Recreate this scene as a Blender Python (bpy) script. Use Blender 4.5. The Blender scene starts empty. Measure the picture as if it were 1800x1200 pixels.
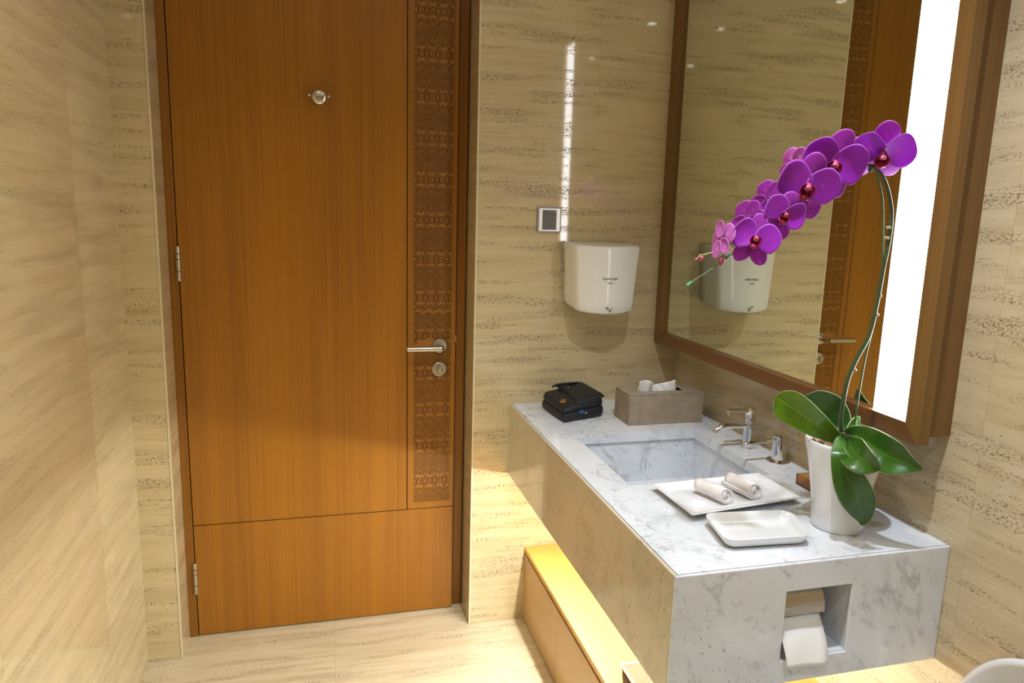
import bpy, bmesh, math, random
from mathutils import Vector, Matrix, Euler
random.seed(7)
D = bpy.data; SC = bpy.context.scene; COL = SC.collection
PI = math.pi
# ------------------------------------------------------------------ camera
F = 1238.83; YAW = .25887; PITCH = -.17561; ROLL = .02772
CAM = Vector((.6776, -2.3784, 1.5130))
cy, sy, cp, sp = math.cos(YAW), math.sin(YAW), math.cos(PITCH), math.sin(PITCH)
fw = Vector((sy*cp, cy*cp, sp)); r0 = Vector((cy, -sy, 0)); u0 = r0.cross(fw)
rt = r0*math.cos(ROLL) + u0*math.sin(ROLL); up = -r0*math.sin(ROLL) + u0*math.cos(ROLL)
cam = D.objects.new('camera', D.cameras.new('camera')); COL.objects.link(cam)
cam.data.sensor_width = 36; cam.data.lens = F/1800*36; cam.data.clip_start = .02
M = Matrix((rt, up, -fw)).transposed().to_4x4(); M.translation = CAM; cam.matrix_world = M
SC.camera = cam
def ray(u, v): return rt*((u-900)/F) - up*((v-600)/F) + fw
def at(u, v, y=None, d=None, x=None, z=None):
    r = ray(u, v)
    if y is not None: t = (y-CAM.y)/r.y
    elif x is not None: t = (x-CAM.x)/r.x
    elif z is not None: t = (z-CAM.z)/r.z
    else: t = d
    return CAM + r*t
SC.view_settings.view_transform = 'Standard'; SC.view_settings.look = 'None'
SC.view_settings.gamma = 1; SC.view_settings.use_curve_mapping = False
SC.view_settings.exposure = 0.0
# ------------------------------------------------------------------ materials
class NT:
    def __init__(s, name):
        s.m = D.materials.new(name); s.m.use_nodes = True; s.t = s.m.node_tree
        s.b = s.t.nodes['Principled BSDF']
    def n(s, typ, props=None, **inp):
        nd = s.t.nodes.new(typ)
        for k, v in (props or {}).items(): setattr(nd, k, v)
        for k, v in inp.items():
            k = k.replace('_', ' ') if not k[-1].isdigit() or len(k) > 3 else k
            key = int(k[1:]) if (k[0] == 'i' and k[1:].isdigit()) else k
            s.set(nd.inputs[key], v)
        return nd
    def set(s, sock, v):
        if isinstance(v, bpy.types.NodeSocket): s.t.links.new(v, sock)
        else:
            if sock.type == 'RGBA' and len(v) == 3: v = (*v, 1)
            sock.default_value = v
    def math(s, op, a, b=0.0, c=0.0):
        nd = s.t.nodes.new('ShaderNodeMath'); nd.operation = op
        s.set(nd.inputs[0], a); s.set(nd.inputs[1], b); s.set(nd.inputs[2], c); return nd.outputs[0]
    def noise(s, vec, scale=1, detail=3, rough=.5, dist=0):
        return s.n('ShaderNodeTexNoise', Vector=vec, Scale=scale, Detail=detail, Roughness=rough, Distortion=dist).outputs[0]
    def mapr(s, v, a, b, c=0.0, d=1.0):
        nd = s.t.nodes.new('ShaderNodeMapRange'); nd.interpolation_type = 'SMOOTHSTEP'
        for i, q in enumerate((v, a, b, c, d)): s.set(nd.inputs[i], q)
        return nd.outputs[0]
    def mix(s, f, a, b):
        nd = s.t.nodes.new('ShaderNodeMix'); nd.data_type = 'RGBA'
        s.set(nd.inputs[0], f); s.set(nd.inputs[6], a); s.set(nd.inputs[7], b); return nd.outputs[2]
    def comb(s, x, y, z=0.0):
        nd = s.t.nodes.new('ShaderNodeCombineXYZ')
        for i, q in enumerate((x, y, z)): s.set(nd.inputs[i], q)
        return nd.outputs[0]
    def pos(s):
        tc = s.t.nodes.new('ShaderNodeTexCoord'); sp_ = s.t.nodes.new('ShaderNodeSeparateXYZ')
        s.t.links.new(tc.outputs['Object'], sp_.inputs[0]); return sp_.outputs
    def bump(s, h, strength=.3, dist=.002):
        nd = s.n('ShaderNodeBump', Strength=strength, Distance=dist, Height=h)
        s.t.links.new(nd.outputs[0], s.b.inputs['Normal'])
    def P(s, **k):
        for a, v in k.items(): s.set(s.b.inputs[a.replace('_', ' ')], v)
        return s.m

def simple(name, col, rough=.5, metal=0, **k):
    t = NT(name); return t.P(Base_Color=col, Roughness=rough, Metallic=metal, **k)

def travertine(name, mode, seed, joint0, base=(.67, .56, .34), dark=(.58, .475, .27), pit=1.0, rough=.045, zj=None):
    t = NT(name); p = t.pos()
    if mode == 'x': a, b = t.math('ADD', p[0], p[1]), p[2]
    elif mode == 'y': a, b = p[1], p[2]
    else: a, b = p[0], p[1]
    # each slab has its own offset in the stone
    slab = t.math('FLOOR', t.math('DIVIDE', t.math('SUBTRACT', a, joint0), .60))
    fr = t.math('FRACT', t.math('DIVIDE', t.math('SUBTRACT', a, joint0), .60))
    wav = t.math('MULTIPLY', t.noise(t.comb(a, b, seed), 1.6, 2), .035)
    bb = t.math('ADD', b, wav)
    sl = t.math('MULTIPLY', slab, .037)
    band = t.noise(t.comb(t.math('MULTIPLY', a, 1.6), t.math('MULTIPLY', t.math('ADD', bb, sl), 26), seed), 1, 6, .62)
    fine = t.noise(t.comb(t.math('MULTIPLY', a, 7), t.math('MULTIPLY', bb, 130), seed+3), 1, 4, .6)
    cloud = t.noise(t.comb(t.math('MULTIPLY', a, 3), t.math('MULTIPLY', bb, 6), seed+9), 1, 4, .6)
    clus = t.mapr(t.noise(t.comb(t.math('MULTIPLY', a, 2.6), t.math('MULTIPLY', bb, 30), seed+5), 1, 3, .6), .50, .60)
    small = t.mapr(t.noise(t.comb(t.math('MULTIPLY', a, 190), t.math('MULTIPLY', bb, 320), seed), 1, 2, .6), .545, .60)
    big = t.mapr(t.noise(t.comb(t.math('MULTIPLY', a, 115), t.math('MULTIPLY', bb, 190), seed+1), 1, 2, .5), .585, .62)
    few = t.mapr(t.noise(t.comb(t.math('MULTIPLY', a, 120), t.math('MULTIPLY', bb, 190), seed+2), 1, 1, .5), .715, .735)
    pits = t.math('MAXIMUM', t.math('MULTIPLY', clus, t.math('MAXIMUM', small, big)), few)
    pits = t.math('MULTIPLY', pits, pit)
    c = t.mix(t.mapr(band, .36, .68), base, dark)
    c = t.mix(t.math('MULTIPLY', t.mapr(fine, .45, .75), .30), c, (dark[0]*.85, dark[1]*.82, dark[2]*.75))
    c = t.mix(t.math('MULTIPLY', t.mapr(cloud, .5, .75), .35), c, (base[0]*1.12, base[1]*1.12, base[2]*1.15))
    c = t.mix(t.math('MULTIPLY', pits, .85), c, (.13, .08, .03))
    jn = t.math('MULTIPLY', t.math('LESS_THAN', fr, .0022), .35)
    if zj: jn = t.math('MAXIMUM', jn, t.math('MULTIPLY', t.math('LESS_THAN', t.math('ABSOLUTE', t.math('SUBTRACT', b, zj)), .0006), .30))
    c = t.mix(jn, c, (.30, .22, .12))
    t.bump(t.math('MULTIPLY', t.math('ADD', pits, jn), -1.0), .35, .0015)
    r = t.math('ADD', t.math('MULTIPLY', pits, .5), rough)
    return t.P(Base_Color=c, Roughness=r, Specular_IOR_Level=.75)

def marble(name, seed, base=(.74, .77, .82), vein=(.36, .38, .42), vs=1.0, tilt=0):
    t = NT(name); p = t.pos()
    v = t.comb(t.math('ADD', p[0], t.math('MULTIPLY', p[2], .5)), t.math('ADD', p[1], t.math('MULTIPLY', p[2], .35)), t.math('MULTIPLY', p[2], .55))
    w = t.n('ShaderNodeTexNoise', Vector=v, Scale=5.0, Detail=4.0)
    add = t.n('ShaderNodeVectorMath', {'operation': 'MULTIPLY_ADD'}, i0=w.outputs[1], i1=(.34, .34, .34), i2=v).outputs[0]
    el = t.comb(t.math('ADD', t.math('MULTIPLY', p[0], 3.0), t.math('MULTIPLY', p[2], 1.2)), t.math('ADD', t.math('MULTIPLY', p[1], 3.0), t.math('MULTIPLY', p[2], 1.4)), t.math('MULTIPLY', p[2], .8))
    n1 = t.math('ABSOLUTE', t.math('SUBTRACT', t.noise(add, 5.0+seed*.1, 6, .62), .5))
    v1 = t.mapr(n1, .0, .045, 1.0, 0.0)
    br = t.mapr(t.noise(v, 9, 4, .7), .42, .62)
    v1 = t.math('MULTIPLY', v1, br)
    n2 = t.math('ABSOLUTE', t.math('SUBTRACT', t.noise(add, 11, 4, .6), .5))
    v2 = t.math('MULTIPLY', t.mapr(n2, .0, .03, 1.0, 0.0), t.mapr(t.noise(v, 14, 3, .6), .5, .68))
    cl = t.mapr(t.noise(v, 6, 5, .65), .42, .75)
    fl = t.math('MULTIPLY', t.mapr(t.noise(el, 42, 3, .6), .60, .70), t.mapr(t.noise(v, 6, 3), .42, .60))
    c = t.mix(t.math('MULTIPLY', cl, .55), base, (base[0]*.74, base[1]*.76, base[2]*.79))
    c = t.mix(t.math('MULTIPLY', v1, .66*vs), c, vein)
    c = t.mix(t.math('MULTIPLY', v2, .50*vs), c, (.38, .40, .43))
    c = t.mix(t.math('MULTIPLY', fl, .62), c, (vein[0]*.55, vein[1]*.55, vein[2]*.55))
    return t.P(Base_Color=c, Roughness=.10)

def wood(name, axis, c1, c2, rough=.32, seed=0, contrast=1.0):
    t = NT(name); p = t.pos()
    o = [p[0], p[1], p[2]]; g = o.pop(axis)
    v1 = t.comb(t.math('MULTIPLY', o[0], 190), t.math('MULTIPLY', o[1], 190), t.math('MULTIPLY', g, 1.3))
    v2 = t.comb(t.math('MULTIPLY', o[0], 9), t.math('MULTIPLY', o[1], 9), t.math('ADD', t.math('MULTIPLY', g, .5), seed))
    v3 = t.comb(t.math('MULTIPLY', o[0], 400), t.math('MULTIPLY', o[1], 400), t.math('MULTIPLY', g, 9))
    f = t.math('ADD', t.math('MULTIPLY', t.noise(v1, 1, 4, .6), .55), t.math('MULTIPLY', t.noise(v2, 1, 2), .45))
    c = t.mix(t.mapr(f, .34, .66), c1, c2)
    c = t.mix(t.math('MULTIPLY', t.mapr(t.noise(v3, 1, 2), .55, .75), .22*contrast), c, (c2[0]*.7, c2[1]*.65, c2[2]*.5))
    return t.P(Base_Color=c, Roughness=rough)

def emis(name, col, s):
    t = NT(name); return t.P(Base_Color=(.8, .8, .8), Emission_Color=(*col, 1), Emission_Strength=s)

TEAK = (.38, .155, .010); TEAK2 = (.28, .108, .009)
M_ = dict(
    wall_b=travertine('travertine_back', 'x', 1.0, -.21, zj=1.612),
    wall_s=travertine('travertine_left', 'y', 17.0, -.38, base=(.67, .57, .36), dark=(.58, .475, .28), pit=.55),
    wall_r=travertine('travertine_right', 'y', 31.0, -1.9, base=(.60, .50, .33), dark=(.52, .42, .26), pit=.85),
    floor=travertine('travertine_floor', 'f', 47.0, -.52, base=(.70, .62, .44), dark=(.60, .51, .33), pit=.8, rough=.10),
    marble=marble('white_veined_marble', 0), marble2=marble('white_veined_marble_end', 3), marble3=marble('warm_bounce_marble', 5, (.66, .61, .49), (.26, .22, .15), .35), fretslot_shade=simple('fretwork_slot_shade', (.15, .055, .009), .7), teak_f=wood('teak_frame', 2, (.30, .12, .014), (.22, .085, .008), .32, 8),  # apron marble's cream partly paints in warm bounce light; slot brown paints in recess shade
    teak_z=wood('teak_vertical', 2, TEAK, TEAK2, .30), teak_dark=wood('teak_jamb', 2, (.16, .05, .008), (.11, .032, .005), .4, 3),
    teak_lat=wood('teak_fretwork', 2, (.36, .155, .022), (.30, .12, .014), .5, 5), 
    frame_z=wood('oak_frame_vertical', 2, (.22, .115, .032), (.17, .082, .020), .40, 9), frame_y=wood('oak_frame_horizontal', 1, (.17, .074, .022), (.125, .05, .013), .40, 11),
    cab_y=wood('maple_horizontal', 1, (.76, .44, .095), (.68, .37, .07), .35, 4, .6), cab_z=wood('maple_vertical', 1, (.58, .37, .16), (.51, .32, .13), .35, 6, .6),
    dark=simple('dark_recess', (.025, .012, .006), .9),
    steel=simple('brushed_steel', (.58, .55, .48), .28, 1), chrome=simple('chrome', (.82, .82, .82), .06, 1),
    mirror=simple('mirror_silver', (.80, .83, .74), .0, 1), glassedge=simple('green_glass_edge', (.10, .16, .08), .2),
    white=simple('white_ceramic', (.80, .82, .85), .10, Coat_Weight=.5), plastic=simple('white_gloss_plastic', (.80, .78, .72), .12),
    black=simple('black_print', (.02, .02, .02), .5), grey=simple('dark_grey_plastic', (.15, .14, .13), .4), silver=simple('silver_frame', (.72, .70, .66), .3, .6),
    ceil=simple('ceiling_paint', (.80, .76, .68), .8), paper=simple('tissue_paper', (.86, .86, .86), .9), 
    gold=simple('gold_badge', (.75, .45, .12), .3, 1), blue=simple('blue_card', (.02, .06, .16), .4),
    stemc=simple('dark_green_stem', (.055, .085, .03), .35), stake=simple('green_stake', (.06, .14, .04), .4), nodec=simple('dry_stem_node', (.36, .32, .20), .6),
    pedicel=simple('pale_green_pedicel', (.42, .40, .16), .5), bud=simple('pink_bud', (.42, .10, .13), .5), tip=simple('green_tip', (.05, .35, .10), .5), clip=simple('black_clip', (.02, .02, .02), .3),
    lip=simple('crimson_lip', (.27, .008, .05), .35), lipl=simple('crimson_pink_column', (.55, .10, .20), .3), porc=simple('toilet_porcelain', (.76, .80, .87), .12),
)
def fabric(name, c, sc=900, rough=.9):
    t = NT(name); p = t.pos(); v = t.comb(p[0], p[1], p[2])
    n = t.noise(v, sc, 2); n2 = t.noise(v, 30, 3)
    col = t.mix(t.mapr(n2, .3, .7), c, tuple(q*.8 for q in c))
    t.bump(n, .5, .001); return t.P(Base_Color=col, Roughness=rough)
M_['bag'] = fabric('black_nylon', (.006, .007, .013), 1200, .55)
M_['towel'] = fabric('white_terry', (.86, .82, .82), 500, 1)
M_['linen'] = fabric('taupe_leatherette', (.36, .29, .21), 700, .6)
def bark():
    t = NT('orchid_bark'); p = t.pos(); v = t.comb(p[0], p[1], p[2])
    n = t.noise(v, 130, 3, .7); return t.P(Base_Color=t.mix(t.mapr(n, .35, .65), (.42, .27, .13), (.07, .035, .018)), Roughness=.9)
M_['bark'] = bark()
def leafmat(name, c1, c2, mid):
    t = NT(name); a = t.n('ShaderNodeAttribute', {'attribute_name': 'lu'}).outputs['Fac']
    p = t.pos(); v = t.comb(p[0], p[1], p[2])
    c = t.mix(t.mapr(t.noise(v, 18, 3), .3, .7), c1, c2)
    ab = t.math('ABSOLUTE', a)
    c = t.mix(t.mapr(ab, 0.0, .10, .55, 0.0), c, mid)
    c = t.mix(t.mapr(ab, .955, .995, 0.0, .8), c, (.55, .60, .35))
    t.P(Base_Color=c, Roughness=.28, Coat_Weight=.2)
    tr = t.n('ShaderNodeBsdfTranslucent', Color=mid); mx = t.n('ShaderNodeMixShader', i0=.22)
    out = t.t.nodes['Material Output']
    t.t.links.new(t.b.outputs[0], mx.inputs[1]); t.t.links.new(tr.outputs[0], mx.inputs[2]); t.t.links.new(mx.outputs[0], out.inputs[0])
    return t.m
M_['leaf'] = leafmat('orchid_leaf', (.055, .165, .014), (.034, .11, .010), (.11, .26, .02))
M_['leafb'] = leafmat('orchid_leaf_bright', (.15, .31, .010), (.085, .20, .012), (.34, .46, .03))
M_['leaf_shaded'] = leafmat('orchid_leaf_shaded', (.022, .09, .014), (.016, .065, .012), (.04, .13, .02))  # back leaf: its shaded side is painted in as darker green
def petalmat(name, c1, c2, edge, core):
    t = NT(name)
    r = t.n('ShaderNodeAttribute', {'attribute_name': 'pr'}).outputs['Fac']; a = t.n('ShaderNodeAttribute', {'attribute_name': 'pa'}).outputs['Fac']
    vein = t.mapr(t.noise(t.comb(t.math('MULTIPLY', a, 9), t.math('MULTIPLY', r, .8)), 3.0, 3, .6), .35, .68)
    c = t.mix(vein, c1, c2)
    c = t.mix(t.mapr(r, .0, .30, .55, 0.0), c, core)
    c = t.mix(t.mapr(r, .955, .995, 0.0, .6), c, edge)
    t.P(Base_Color=c, Roughness=.45, Sheen_Weight=.1)
    tr = t.n('ShaderNodeBsdfTranslucent', Color=c); mx = t.n('ShaderNodeMixShader', i0=.42)
    t.t.links.new(t.b.outputs[0], mx.inputs[1]); t.t.links.new(tr.outputs[0], mx.inputs[2]); t.t.links.new(mx.outputs[0], t.t.nodes['Material Output'].inputs[0])
    return t.m
M_['petal'] = petalmat('purple_petal', (.54, .048, .72), (.38, .022, .56), (.85, .45, .93), (.62, .06, .50))
M_['sepal'] = petalmat('magenta_sepal', (.52, .05, .58), (.37, .028, .44), (.85, .45, .85), (.62, .10, .45))
M_['petalback'] = petalmat('pale_petal_back', (.66, .20, .62), (.56, .12, .52), (.90, .60, .90), (.85, .65, .75))
def wicker():
    t = NT('woven_wicker'); p = t.pos()
    w1 = t.n('ShaderNodeTexWave', {'bands_direction': 'X'}, Vector=t.comb(p[0], p[1], p[2]), Scale=60.0, Distortion=.4).outputs[1]
    w2 = t.n('ShaderNodeTexWave', {'bands_direction': 'Y'}, Vector=t.comb(p[0], t.math('ADD', p[1], p[2]), 0.0), Scale=75.0, Distortion=.6).outputs[1]
    m = t.math('MULTIPLY', w1, t.math('ADD', .35, t.math('MULTIPLY', w2, .65)))
    t.bump(m, .8, .003)
    return t.P(Base_Color=t.mix(m, (.08, .035, .015), (.38, .20, .09)), Roughness=.7)
M_['wicker'] = wicker()
_a = NT('amber_glass'); M_['amber'] = _a.P(Base_Color=(.85, .50, .16), Roughness=.05, Transmission_Weight=.9, IOR=1.45)
M_['strip'] = emis('lit_diffuser', (.95, .965, 1.0), 12.5)
M_['led'] = emis('lit_led_tube', (1.0, .97, .92), 260.0)
M_['dl'] = emis('lit_downlight', (1.0, .93, .82), 12.0)
# ------------------------------------------------------------------ mesh helpers
def tag(o, label=None, cat=None, group=None, kind=None):
    for k, v in (('label', label), ('category', cat), ('group', group), ('kind', kind)):
        if v: o[k] = v
    return o
def thing(name, loc, label=None, cat=None, group=None, kind=None):
    o = D.objects.new(name, None); COL.objects.link(o); o.location = loc; o.empty_display_size = .05
    return tag(o, label, cat, group, kind)
def mesh(name, verts, faces, mat, parent=None, smooth=False, bevel=0, seg=2, sub=0, solid=0, autos=None, solid_off=0):
    me = D.meshes.new(name); me.from_pydata([tuple(v) for v in verts], [], faces); me.update()
    bm = bmesh.new(); bm.from_mesh(me); bmesh.ops.recalc_face_normals(bm, faces=bm.faces); bm.to_mesh(me); bm.free()
    o = D.objects.new(name, me); COL.objects.link(o)
    if mat: me.materials.append(mat)
    if parent:
        o.parent = parent; o.location = -Vector(parent_world(parent))
    if smooth or autos:
        for p in me.polygons: p.use_smooth = True
    if solid:
        m = o.modifiers.new('s', 'SOLIDIFY'); m.thickness = solid; m.offset = solid_off
    if bevel:
        m = o.modifiers.new('b', 'BEVEL'); m.width = bevel; m.segments = seg; m.limit_method = 'ANGLE'; m.angle_limit = math.radians(35)
        m.harden_normals = False
        for p in me.polygons: p.use_smooth = True
        w = o.modifiers.new('w', 'WEIGHTED_NORMAL'); w.keep_sharp = True
    if sub:
        m = o.modifiers.new('u', 'SUBSURF'); m.levels = sub; m.render_levels = sub
    return o
def parent_world(p):
    v = Vector(p.location)
    while p.parent: p = p.parent; v = v + Vector(p.location)
    return v
class MB:
    def __init__(s): s.v = []; s.f = []
    def box(s, x0, x1, y0, y1, z0, z1):
        b = len(s.v)
        s.v += [Vector(q) for q in ((x0,y0,z0),(x1,y0,z0),(x1,y1,z0),(x0,y1,z0),(x0,y0,z1),(x1,y0,z1),(x1,y1,z1),(x0,y1,z1))]
        s.f += [tuple(b+i for i in q) for q in ((0,3,2,1),(4,5,6,7),(0,1,5,4),(1,2,6,5),(2,3,7,6),(3,0,4,7))]; return s
    def hexa(s, p):
        b = len(s.v); s.v += [Vector(q) for q in p]
        s.f += [tuple(b+i for i in q) for q in ((0,3,2,1),(4,5,6,7),(0,1,5,4),(1,2,6,5),(2,3,7,6),(3,0,4,7))]; return s
    def tube(s, pts, rad, n=12, cap=True):
        pts = [Vector(p) for p in pts]; b = len(s.v); N = len(pts)
        if not hasattr(rad, '__len__'): rad = [rad]*N
        ref = None
        for i, p in enumerate(pts):
            t = (pts[min(i+1, N-1)]-pts[max(i-1, 0)]).normalized()
            if ref is None: ref = t.orthogonal().normalized()
            ref = (ref - t*ref.dot(t)).normalized(); w = t.cross(ref)
            for k in range(n):
                a = 2*PI*k/n; s.v.append(p + (ref*math.cos(a)+w*math.sin(a))*rad[i])
        for i in range(N-1):
            for k in range(n): s.f.append((b+i*n+k, b+i*n+(k+1) % n, b+(i+1)*n+(k+1) % n, b+(i+1)*n+k))
        if cap: s.f.append(tuple(b+k for k in range(n))[::-1]); s.f.append(tuple(b+(N-1)*n+k for k in range(n)))
        return s
    def lathe(s, prof, c=(0,0,0), n=40, axis='z', close=False):
        b = len(s.v); c = Vector(c)
        for r, h in prof:
            for k in range(n):
                a = 2*PI*k/n; q = (r*math.cos(a), r*math.sin(a), h)
                if axis == 'y': q = (r*math.cos(a), h, r*math.sin(a))
                if axis == 'x': q = (h, r*math.cos(a), r*math.sin(a))
                s.v.append(c+Vector(q))
        m = len(prof)
        for i in range(m-1):
            for k in range(n): s.f.append((b+i*n+k, b+i*n+(k+1) % n, b+(i+1)*n+(k+1) % n, b+(i+1)*n+k))
        if not close: s.f.append(tuple(b+k for k in range(n))[::-1]); s.f.append(tuple(b+(m-1)*n+k for k in range(n)))
        return s
    def build(s, name, mat, parent=None, **k): return mesh(name, s.v, s.f, mat, parent, **k)
def box(name, mat, parent, *b, **k): return MB().box(*b).build(name, mat, parent, **k)
def spline(pts, n=8):
    P = [Vector(p) for p in pts]; out = []
    for i in range(len(P)-1):
        a, b, c, d = P[max(i-1, 0)], P[i], P[i+1], P[min(i+2, len(P)-1)]
        for k in range(n):
            t = k/n; out.append(.5*((2*b)+(c-a)*t+(2*a-5*b+4*c-d)*t*t+(3*b-a-3*c+d)*t**3))
    out.append(P[-1]); return out
S = 'structure'
# ------------------------------------------------------------------ room
XL, XR, J1, J2, DP = .0724, 1.9483, .1801, 1.1687, .1236
YB = -3.3; ZC = 2.6; ZD = 2.585
wb = MB(); wb.box(XL-.02, J1, 0, .30, 0, ZC); wb.box(J2, XR+.02, 0, .30, 0, ZC); wb.box(J1, J2, 0, .30, ZD, ZC)
o = wb.build('wall_back', M_['wall_b'], bevel=.0018); tag(o, 'travertine wall around the door and behind the hand dryer', 'wall', kind=S)
o = box('wall_left', M_['wall_s'], None, XL-.10, XL, YB, .30, 0, ZC); tag(o, 'plain travertine wall left of the door', 'wall', kind=S)
o = box('wall_right', M_['wall_r'], None, XR, XR+.10, YB, .30, 0, ZC); tag(o, 'travertine wall behind the mirror and marble counter', 'wall', kind=S)
o = box('wall_front', M_['wall_b'], None, XL-.1, XR+.1, YB-.1, YB, 0, ZC); tag(o, 'travertine wall behind the viewer', 'wall', kind=S)
o = box('floor', M_['floor'], None, XL-.1, XR+.1, YB-.1, .35, -.10, 0); tag(o, 'cream travertine floor', 'floor', kind=S)
o = box('ceiling', M_['ceil'], None, XL-.1, XR+.1, YB-.1, .35, ZC, ZC+.1); tag(o, 'painted ceiling above the room', 'ceiling', kind=S)
# thin metal-like stone edge trims on the two reveal corners
for n_, x0, x1 in (('trim_2', J1-.006, J1), ('trim_3', J2, J2+.006)):
    tag(box(n_, simple('pale_stone_edge', (.74, .66, .46), .25), None, x0, x1, -.0016, 0, 0.001, ZD), 'slim stone edging on the door reveal corner', 'edging', kind=S)
# ------------------------------------------------------------------ door frame + door
LX0, LX1 = .2115, 1.1256
fr = MB(); fr.box(J1, LX0-.0035, DP, DP+.12, 0, ZD); fr.box(LX1+.006, J2-.004, DP+.022, DP+.12, 0, ZD); fr.box(J1, J2-.004, DP, DP+.12, ZD-.035, ZD)
tag(fr.build('trim_1', M_['teak_f'], bevel=.001), 'narrow teak frame around the door leaf', 'door frame', kind=S)
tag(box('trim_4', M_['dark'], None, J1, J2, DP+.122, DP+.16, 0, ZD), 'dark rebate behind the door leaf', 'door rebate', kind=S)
door = thing('door_1', ((LX0+LX1)/2, DP, 0), 'closed teak door with carved fretwork band and steel lever', 'door', kind=S)
zg = .4212; xg = .9510; ZT = ZD-.039; g = .0016; LA, LB, LZ = .9745, 1.1105, .447
y0, y1 = DP, DP+.045
box('bottom_panel', M_['teak_z'], door, LX0, LX1, y0, y1, .006, zg-g, bevel=.0006)
box('main_panel', M_['teak_z'], door, LX0, xg-g, y0, y1, zg+g, ZT, bevel=.0006)
st = MB(); st.box(xg+g, LA, y0, y1, zg+g, ZT); st.box(LB, LX1, y0, y1, zg+g, ZT); st.box(LA, LB, y0, y1, zg+g, LZ); st.box(LA, LB, y0, y1, 2.47, ZT)
st.build('fretwork_border', M_['teak_z'], door)
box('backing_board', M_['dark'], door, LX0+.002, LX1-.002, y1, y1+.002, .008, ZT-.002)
def lattice():
    N = 10; P = 37; h = .0372; c = h/N            # c: half diagonal step
    z0 = 1.0436-.0; x0 = LA+.030
    V = []; Fc = []; yt, yb = DP+.0006, DP+.0050
    zc = 0.1287*0+at(757, 421, y=DP).z          # a flower row sits here
    xc = at(758, 421, y=DP).x-.0372*0
    def solid(i, j):
        X = (i+j)*.5; Z = (i-j)*.5
        x = xc+X*c; z = zc+Z*c
        zig = abs(((X+2.5) % 10)-5)*.0022
        if 1.160+zig < z < 1.168+zig: return True
        if (abs(x-1.03)/.055)+(abs(z-1.045)/.030) < 1: return True
        Xf = abs(((X+5) % 10)-5); Zf = abs(((Z+18.5) % 37)-18.5)
        a = Xf+Zf; b = abs(Zf-Xf)
        if a < 8.6:
            if Xf < .3 and Zf > 1: return True
            return round(b) % 2 == 0
        if a < 13.4: return round(a) not in (10, 12)
        W = 18.5-Zf; Xb = 5-Xf
        q = W+Xb; w = W+Xf; q2 = abs(W-7.5)+Xb
        if w < .8: return False
        if abs(q-2.5) < .3 or abs(q-4.5) < .3 and W > 1.6: return False
        if abs(q2-2) < .6 and Xb < 2.6: return False
        if abs(w-3.5) < .3: return False
        if w > 4.6 and Xf < 3.1 and abs((W-Xf) % 4 - 1.5) < .6: return False
        return True
    nz = 700; cells = {}
    for i in range(-340, 520):
        for j in range(-520, 340):
            X = (i+j)*.5; Z = (i-j)*.5; x = xc+X*c; z = zc+Z*c
            if x < LA-.002 or x > LB+.002 or z < LZ-.002 or z > 2.472: continue
            cells[(i, j)] = solid(i, j)
    vid = {}; Mi = []
    def vt(i2, j2, y):   # corner coords in half cells
        k = (i2, j2, y)
        if k not in vid:
            X = (i2+j2)*.25; Z = (i2-j2)*.25; V.append((xc+X*c, y, zc+Z*c)); vid[k] = len(V)-1
        return vid[k]
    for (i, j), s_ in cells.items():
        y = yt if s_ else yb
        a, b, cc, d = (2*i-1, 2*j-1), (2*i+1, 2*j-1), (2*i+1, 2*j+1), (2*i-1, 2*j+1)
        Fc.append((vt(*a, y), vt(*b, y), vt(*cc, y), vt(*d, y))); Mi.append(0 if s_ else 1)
        if s_:
            for (di, dj), p, q in (((0, -1), a, b), ((1, 0), b, cc), ((0, 1), cc, d), ((-1, 0), d, a)):
                if cells.get((i+di, j+dj)) is False: Fc.append((vt(*p, yt), vt(*q, yt), vt(*q, yb), vt(*p, yb))); Mi.append(0)
    me = D.meshes.new('fretwork_panel'); me.from_pydata(V, [], Fc); me.materials.append(M_['teak_lat']); me.materials.append(M_['fretslot_shade'])
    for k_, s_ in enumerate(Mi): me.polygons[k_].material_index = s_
    o = D.objects.new('fretwork_panel', me); COL.objects.link(o); o.parent = door; o.location = -door.location
lattice()
# lever handle
hx, hz = 1.0685, 1.0435
hd = MB().lathe([(.0265, DP), (.0265, DP-.006), (.024, DP-.009), (.010, DP-.0095), (.0095, DP-.05)], (hx, 0, hz), 36, 'y').build('handle_rose', M_['steel'], door, autos=1, bevel=.0005)
MB().tube(spline([(hx, DP-.03, hz), (hx, DP-.052, hz), (hx-.004, DP-.060, hz), (hx-.012, DP-.062, hz), (hx-.124, DP-.062, hz)], 6), .0098, 20).build('lever', M_['steel'], hd, smooth=False, autos=1, bevel=.0006)
lk = MB().lathe([(.0265, DP), (.0265, DP-.006), (.024, DP-.008), (.0001, DP-.0082)], (1.0675, 0, .957), 36, 'y', ).build('lock_rose', M_['steel'], door, bevel=.0005)
MB().lathe([(.0085, DP-.006), (.008, DP-.022), (.0095, DP-.026), (.007, DP-.031), (.0001, DP-.032)], (1.0665, 0, .960), 20, 'y').box(1.0665-.0045, 1.0665+.0045, DP-.030, DP-.018, .944, .972).build('thumb_turn', M_['steel'], lk, bevel=.001)
box('latch', M_['steel'], door, LX1+.0005, LX1+.004, DP+.004, DP+.02, 1.055, 1.078)
# hinges
for z0, z1 in ((1.2745, 1.389), (.1663, .285), (2.2, 2.315)):
    hb = MB(); L = (z1-z0); 
    for a, b in ((0, .27), (.28, .62), (.63, .78), (.79, 1)):
        hb.lathe([(.0058, z0+a*L+.0006), (.0064, z0+a*L+.0012), (.0064, z0+b*L-.0012), (.0058, z0+b*L-.0006)], (LX0-.0018, DP-.004, 0), 16)
    hb.build('hinge', M_['steel'], door)
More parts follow.
